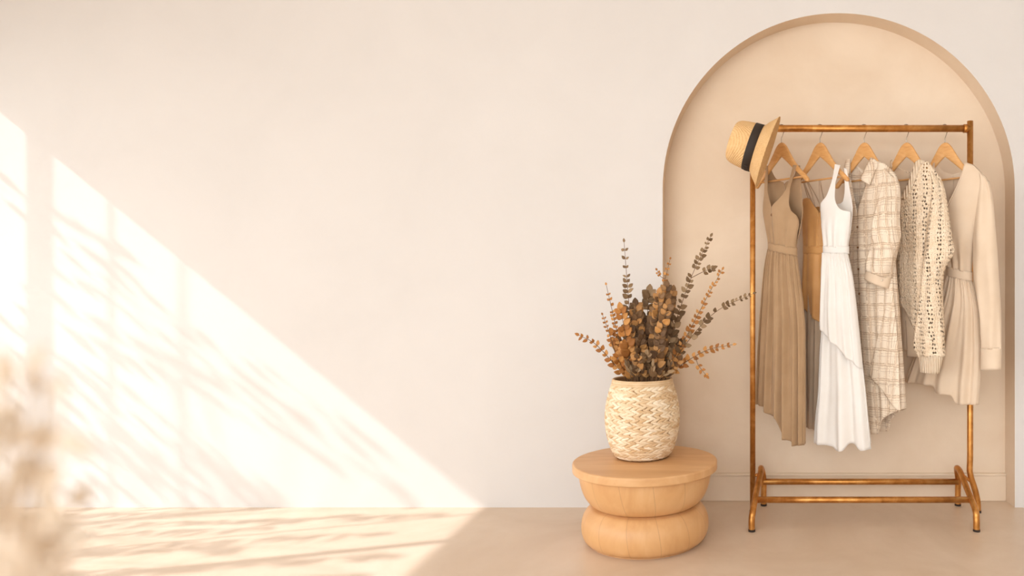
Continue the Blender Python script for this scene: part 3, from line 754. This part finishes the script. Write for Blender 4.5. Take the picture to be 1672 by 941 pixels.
# sleeve and cuff
bm = bmesh.new()
wr = lambda fi, tt, q: (1.0*sin(5*fi+9*tt)*tt, .004*sin(7*fi+5*tt)+.005*sin(4*fi-14*tt)*smooth(tt*1.6))
g.loop(bm, curve((1443, 284), (1441, 323), (1435, 380), (1428.5, 441)), curve((1458, 280), (1467, 295), (1474, 336), (1479, 385), (1471, 418), (1463, 455)), hem((0, 292), (.45, 276), (.8, 286), (1, 297)), hem((0, 443), (1, 455)), lambda tt: lerp(.020, .042, smooth(tt*2.5)), wr, lambda tt: lerp(.006, .050, smooth(tt*2)), 34, 50, .18, .03)
cl_obj('sleeve', bm, m_plaid, t)
bm = bmesh.new(); g.loop(bm, curve((1427, 439), (1423, 457)), curve((1464, 452), (1459, 471)), hem((0, 439), (1, 453)), hem((0, 456), (1, 471)), .034, None, .050, 28, 6); cl_obj('cuff', bm, m_slip if False else m_cream, t, .004)
t.children[-1]['label'] = 'plain ivory turned-up cuff'
button(g, 'button', t, 1456, 458, .079, m_pearl, .005)
for yy in (372, 405, 440, 480): button(g, 'button', t, 1408.5+(yy-352)*.03, yy, th(yy)*.98+.006, m_button, .0045)
neck_label(g, t, 1412, 282, -.024)
finish(t, g)

# --- crochet cardigan
g = Garment(3)
t = thing('crochet_cardigan', 'cream crochet open-knit cardigan with long sleeve and ribbed cuff', 'cardigan')
SL = curve((1454, 262), (1456, 300), (1460, 340), (1466, 420), (1470, 540)); SR = curve((1514, 262), (1526, 278), (1537, 294), (1541, 330), (1540, 440), (1534, 552))
th = curve((.020, 258), (.028, 296), (.040, 345), (.044, 440), (.044, 540))
bf = lambda q, tt, y: (0, .007*sin(12*q+.5+tt)*smooth((y-330)/80))
hmx = hem((1460, 496), (1474, 500), (1481, 502), (1490, 517), (1502, 537), (1514, 548), (1540, 552))
bm = bmesh.new()
oL = curve((1454, 262), (1456, 300), (1460, 340), (1466, 420), (1470, 540)); iL = curve((1458, 262), (1460, 285), (1466, 310), (1476, 329), (1480, 420), (1486, 540))
g.half(bm, oL, iL, 266, 261, hmx, SL, SR, th, 1, bf, 16, 60)
oR = curve((1514, 262), (1526, 278), (1537, 294), (1541, 330), (1540, 440), (1534, 552)); iR = curve((1504, 262), (1501, 273), (1491, 304), (1476, 329), (1480, 420), (1486, 540))
g.half(bm, oR, iR, 264, 263, hmx, SL, SR, th, 1, bf, 34, 60)
g.half(bm, oL, curve((1458, 262), (1466, 274), (1480, 279), (1484, 540)), 266, 262, hmx, SL, SR, th, -1, None, 16, 40)
g.half(bm, oR, curve((1504, 262), (1496, 274), (1480, 279), (1484, 540)), 264, 263, hmx, SL, SR, th, -1, None, 26, 40)
cl_obj('body', bm, m_crochet, t, .003)
bm = bmesh.new()                                                    # smooth lining seen in the neck and below the hem
SLl = lambda y: SL(y)+3
SRl = lambda y: SR(y)-5
tl = lambda y: th(y)*.72
g.half(bm, lambda y: oL(y)+3, curve((1462, 272), (1472, 280), (1482, 283), (1486, 575)), 276, 274, 574, SLl, SRl, tl, -1, None, 14, 30)
g.half(bm, lambda y: oR(y)-6, curve((1502, 272), (1494, 281), (1482, 283), (1486, 575)), 276, 274, 582, SLl, SRl, tl, -1, None, 20, 30)
g.half(bm, lambda y: oL(y)+5, curve((1470, 330), (1486, 575)), 352, 354, 572, SLl, SRl, tl, 1, None, 14, 30)
g.half(bm, lambda y: oR(y)-8, curve((1470, 330), (1486, 575)), 348, 354, 582, SLl, SRl, tl, 1, None, 20, 30)
cl_obj('lining', bm, m_lining, t, .002); t.children[-1]['label'] = 'smooth beige lining inside the neck'
bm = bmesh.new()                                                    # neck band
pts = [(1481, 326), (1492, 305), (1499, 284), (1503.5, 268), (1509, 263)]
uvl = bm.loops.layers.uv.verify(); rows = []
for p in spline([(a_, b_, 0) for a_, b_ in pts], 30): rows.append([bm.verts.new(g.P(p.x+d, p.y+d*.3, th(p.y)*sqrt(max(.05, 1-(2*clamp((p.x+d-SL(p.y))/(SR(p.y)-SL(p.y)))-1)**2))+.004)) for d in (-4.5, -2, 2, 4.5)])
for i in range(30):
    for c in range(3):
        fc = bm.faces.new((rows[i][c], rows[i][c+1], rows[i+1][c+1], rows[i+1][c]))
        for lp in fc.loops: lp[uvl].uv = (lp.vert.co.x, lp.vert.co.z)
cl_obj('neck_band', bm, m_rib, t, .005)
bm = bmesh.new()
wr = lambda fi, tt, q: (1.2*sin(4*fi+7*tt)*tt, .005*sin(5*fi+6*tt))
g.loop(bm, curve((1520, 282), (1520, 340), (1517, 437), (1503, 545), (1501, 563), (1509, 582)), curve((1530, 282), (1539, 300), (1550.5, 349), (1560, 392), (1565, 410), (1560, 424), (1549, 444), (1545.5, 470), (1547.5, 533), (1549, 582)), hem((0, 292), (.5, 280), (1, 296)), 582,
       lambda tt: lerp(.018, .040, smooth(tt*2.5)) if tt < .85 else lerp(.040, .030, (tt-.85)/.15), wr, lambda tt: lerp(.004, .048, smooth(tt*2)), 40, 70, .04, .02)
cl_obj('sleeve', bm, m_crochet, t, .003)
bm = bmesh.new(); g.loop(bm, curve((1510, 580), (1512.5, 607)), curve((1548.5, 580), (1541, 608)), 580, hem((0, 606), (1, 609)), .028, None, .048, 40, 10); cl_obj('ribbed_cuff', bm, m_rib, t, .004)
neck_label(g, t, 1481, 288, -.030)
finish(t, g)

# --- cream dress
g = Garment(4)
t = thing('cream_dress', 'cream long-sleeved dress with waistband, nearest the right upright of the rack', 'dress')
SL = curve((1524, 266), (1516, 300), (1522, 340), (1540, 400), (1547, 438), (1547, 460)); SR = curve((1588, 266), (1614, 296), (1604, 340), (1591, 395), (1586, 446), (1586, 462))
th = curve((.020, 258), (.028, 298), (.042, 345), (.040, 400), (.028, 446), (.028, 462))
bf = lambda q, tt, y: (0, .006*sin(19*q+.4)*smooth((y-360)/70)+.004*sin(9*q+2))
wl = lambda x: lerp(437, 446, clamp((x-1548)/38))
bm = bmesh.new()
oL = curve((1524, 266), (1516, 300), (1522, 340), (1540, 400), (1547, 438), (1547, 460)); oR = curve((1588, 268), (1601, 281), (1613, 295), (1604, 340), (1591, 395), (1586, 446), (1586, 462))
mid = (1548, 352)
iL = curve((1528, 266), (1530, 290), (1538, 320), mid, (1562, 462)); iR = curve((1580, 266), (1577, 280), (1568.5, 306), (1556, 335), mid, (1562, 462))
g.half(bm, oL, iL, 268, 266, wl, SL, SR, th, 1, bf, 16, 44); g.half(bm, oR, iR, 269, 266, wl, SL, SR, th, 1, bf, 30, 44)
bi = curve((1528, 266), (1536, 279), (1551, 284), (1562, 462)); bj = curve((1580, 266), (1572, 278), (1551, 284), (1562, 462))
g.half(bm, oL, bi, 268, 267, wl, SL, SR, th, -1, None, 16, 40); g.half(bm, oR, bj, 269, 267, wl, SL, SR, th, -1, None, 26, 40)
cl_obj('bodice', bm, m_cream, t)
bm = bmesh.new(); tube(bm, [g.P(p.x-.8, p.y, th(p.y)*sqrt(max(.04, 1-(2*clamp((p.x-SL(p.y))/(SR(p.y)-SL(p.y)))-1)**2))+.001) for p in spline([(1579.5, 267, 0), (1577, 280, 0), (1568.5, 306, 0), (1556, 335, 0), (1549, 350, 0)], 30)], .0026, 8); obj('neck_piping', bm, m_cream, t)
bm = bmesh.new(); g.loop(bm, 1546.6, 1586.8, hem((0, 435), (1, 444)), hem((0, 451), (1, 459)), .0315, None, 0, 26, 5); cl_obj('waistband', bm, m_cream, t)
bm = bmesh.new(); hf = hem((0, 624), (.20, 626), (.40, 629), (.46, 641), (.66, 645), (.72, 659), (1, 661)); hb = hem((0, 622), (.5, 640), (1, 658))
g.loop(bm, curve((1547, 450), (1537, 480), (1515, 530), (1496, 575), (1478, 625)), curve((1586, 458), (1591, 475), (1597, 506), (1601, 587), (1598, 662)), hem((0, 450), (1, 458)), lambda q, sd: hf(q) if sd > 0 else hb(q), lambda tt: lerp(.028, .038, tt), pleats(12, .005, .015, .3, .6, 19, .8, .004, 36), 0, 110, 56)
cl_obj('skirt', bm, m_cream, t)
bm = bmesh.new()
wr = lambda fi, tt, q: (.8*sin(4*fi+8*tt)*tt, .003*sin(5*fi+5*tt)+.003*sin(3*fi-9*tt))
g.loop(bm, curve((1600, 288), (1596, 340), (1593.5, 395), (1594, 430), (1600, 490), (1605, 525), (1607, 569)), curve((1606, 284), (1614, 295), (1618.5, 308), (1625, 355), (1632, 425), (1636, 500), (1638, 569)), hem((0, 296), (.5, 282), (1, 296)), 570,
       lambda tt: lerp(.016, .034, smooth(tt*2.5)) if tt < .9 else lerp(.034, .027, (tt-.9)/.1), wr, lambda tt: lerp(.004, .022, smooth(tt*2)), 34, 70)
cl_obj('sleeve', bm, m_cream, t)
bm = bmesh.new(); g.loop(bm, 1606.2, curve((1638, 568), (1637, 603)), 568, 603, .0285, None, .022, 28, 8); cl_obj('cuff', bm, m_cream, t, .003)
neck_label(g, t, 1549, 294, -.036)
finish(t, g)

# ------------------------------------------------------------------ straw hat
ax = Vector((-.93, .075, .33)).normalized()
hc = at(1237, 243, 3.075)                         # centre of the crown's foot
t = thing('straw_hat', 'straw hat with a black ribbon hung at the left end of the brass rail', 'hat', hc)
mt = ax.to_track_quat('Z', 'Y').to_matrix().to_4x4()
bm = bmesh.new()
ou = arcprof([(.104, 0), (.103, .03), (.099, .07), (.092, .102), (.078, .120), (.055, .124), (.03, .119), (0, .117)], 5)
lathe(bm, ou+[(max(r-.003, 0), z-.003) for r, z in reversed(ou)][0:], 72, mt, False); bmesh.ops.remove_doubles(bm, verts=bm.verts[:], dist=1e-5)
obj('crown', bm, m_hat, t)
bm = bmesh.new()
ou = arcprof([(.100, .003), (.108, -.003), (.125, -.016), (.142, -.033), (.155, -.044), (.159, -.046)], 5)
lathe(bm, ou+[(r, z-.0035) for r, z in reversed(ou)], 80, mt, True); obj('brim', bm, m_hat, t)
bm = bmesh.new(); lathe(bm, [(.1050, .002), (.1060, .003), (.1045, .038), (.1035, .039), (.1022, .038), (.1035, .003)], 72, mt, True); rb = obj('ribbon', bm, m_ribbon, t)
bm = bmesh.new()
for s_ in (-1, 1):
    dirv = (mt @ Vector((cos(-2.2+s_*.10), sin(-2.2+s_*.10), 0))); low = Vector((0, -.35, -1)); low = (low-ax*low.dot(ax)).normalized(); sd = low.cross(ax).normalized()
    b0 = low*.1055+ax*.014; cs = [b0, b0+sd*s_*.018+ax*.012+low*.004, b0+sd*s_*.020-ax*.004+low*.004]
    vs = [bm.verts.new(c) for c in cs]; bm.faces.new(vs)
obj('bow', bm, m_ribbon, rb, False, solid=.003)

# ------------------------------------------------------------------ plant close to the lens and the tree outside the window
rnd = random.Random(21)
pc = Vector(((-3-PX)/F*.62, .62, 0))
t = thing('potted_plant', 'pale blurred leafy plant close by at the lower left corner', 'plant', pc)
bm = bmesh.new(); lathe(bm, [(0, 0), (.11, 0), (.12, .01), (.155, .30), (.165, .305), (.165, .33), (.148, .33), (.14, .30), (0, .29)], 48); obj('pot', bm, m_pot, t)
sb, lb = bmesh.new(), bmesh.new()
tipsF = [(20, 625), (75, 640), (100, 650), (-30, 640), (5, 720), (60, 740), (-20, 770), (75, 800), (100, 850), (40, 850), (-10, 850), (110, 890), (70, 910), (10, 920), (100, 940), (-40, 700), (120, 830), (110, 860), (50, 620)]
for x, y in tipsF:
    Y = .62+rnd.uniform(-.05, .05); tp = at(x, y, Y)-pc; b = Vector((rnd.uniform(-.05, .05), rnd.uniform(-.05, .05), .29))
    pth = spline([b, Vector((lerp(b.x, tp.x, .35), lerp(b.y, tp.y, .5), lerp(b.z, tp.z, .6))), tp], 16); tube(sb, pth, lambda u: lerp(.004, .0015, u), 6)
    for k in range(3):
        q = pth[16-int(k*1.8)]; d = Vector((rnd.uniform(-1, 1), rnd.uniform(-.5, .5), rnd.uniform(-.6, 1)))
        leaf(lb, q, d, Vector((rnd.uniform(-.5, .5), -1, rnd.uniform(-.3, .6))), rnd.uniform(.022, .036), rnd.uniform(.014, .021), .2, .2)
obj('stems', sb, m_paleleaf, t); obj('leaves', lb, m_paleleaf, t, solid=.0008, clean=False)

tc_ = Vector((-5.05, 2.3, 0))
t = thing('garden_tree', 'small leafy tree outside the window', 'tree', tc_)
sb, lb, tb = bmesh.new(), bmesh.new(), bmesh.new()
tube(tb, spline([(0, 0, 0), (.03, -.05, .9), (-.03, 0, 1.7), (0, .02, 2.5)], 24), lambda u: lerp(.06, .02, u), 12)
lines = [((0, 305), (175, 405)), ((60, 405), (290, 540)), ((20, 470), (330, 620)), ((250, 585), (470, 690)), ((40, 560), (310, 720)), ((110, 640), (420, 800)), ((330, 560), (590, 720)), ((0, 620), (210, 790)), ((420, 660), (640, 800)), ((300, 740), (440, 829)), ((0, 720), (160, 815)), ((40, 660), (250, 770)), ((180, 720), (330, 815)), ((90, 500), (260, 590)), ((0, 540), (120, 620)),
         ((30, 842), (330, 836)), ((150, 856), (520, 846)), ((60, 872), (430, 862)), ((200, 890), (600, 872)), ((20, 905), (380, 893)), ((260, 926), (640, 905)), ((0, 940), (330, 925)), ((420, 850), (730, 838)), ((330, 950), (600, 938))]
def caster(x, y, Xc):
    W = at(x, y, YW) if y < 829 else at(x, y, F/(y-PY))        # a point on the wall or on the floor, followed back to the sun
    k = W.x-Xc; return Vector((Xc, W.y-.33*k, W.z+.82*k))-tc_
for a_, b_ in lines:
    Xc = -4.30+rnd.uniform(-.12, .12); fl = a_[1] > 829; n = 10 if fl else 5
    pth = [caster(lerp(a_[0], b_[0], i/n), lerp(a_[1], b_[1], i/n), Xc) for i in range(n+1)]
    root = Vector((0, 0, clamp(pth[0].z-.25, .5, 2.4)))
    tube(sb, spline([root, pth[-1].lerp(root, .3)]+pth[::-1], 40), lambda u: lerp(.0035, .0008, u), 6)
    for i in range(n+1):
        for k in range(3 if fl else 2):
            if rnd.random() < .12: continue
            d = Vector((rnd.uniform(-.3, .3), rnd.uniform(-1, -.1), rnd.uniform(-1, .8))) if fl else Vector((rnd.uniform(-.2, .2), -1, rnd.uniform(-.55, .75)))
            leaf(lb, pth[i]+Vector((0, rnd.uniform(-.02, .02), rnd.uniform(-.03, .03) if fl else (-.042 if k else .042)+rnd.uniform(-.02, .02))), d, Vector((1, rnd.uniform(-.3, .3), rnd.uniform(-.2, .6))), *((rnd.uniform(.07, .10), rnd.uniform(.030, .042)) if fl else (rnd.uniform(.042, .062), rnd.uniform(.040, .054))), .15, .15)
obj('trunk', tb, m_bark, t); obj('branches', sb, m_bark, t); obj('foliage', lb, m_green, t, solid=.001, clean=False)
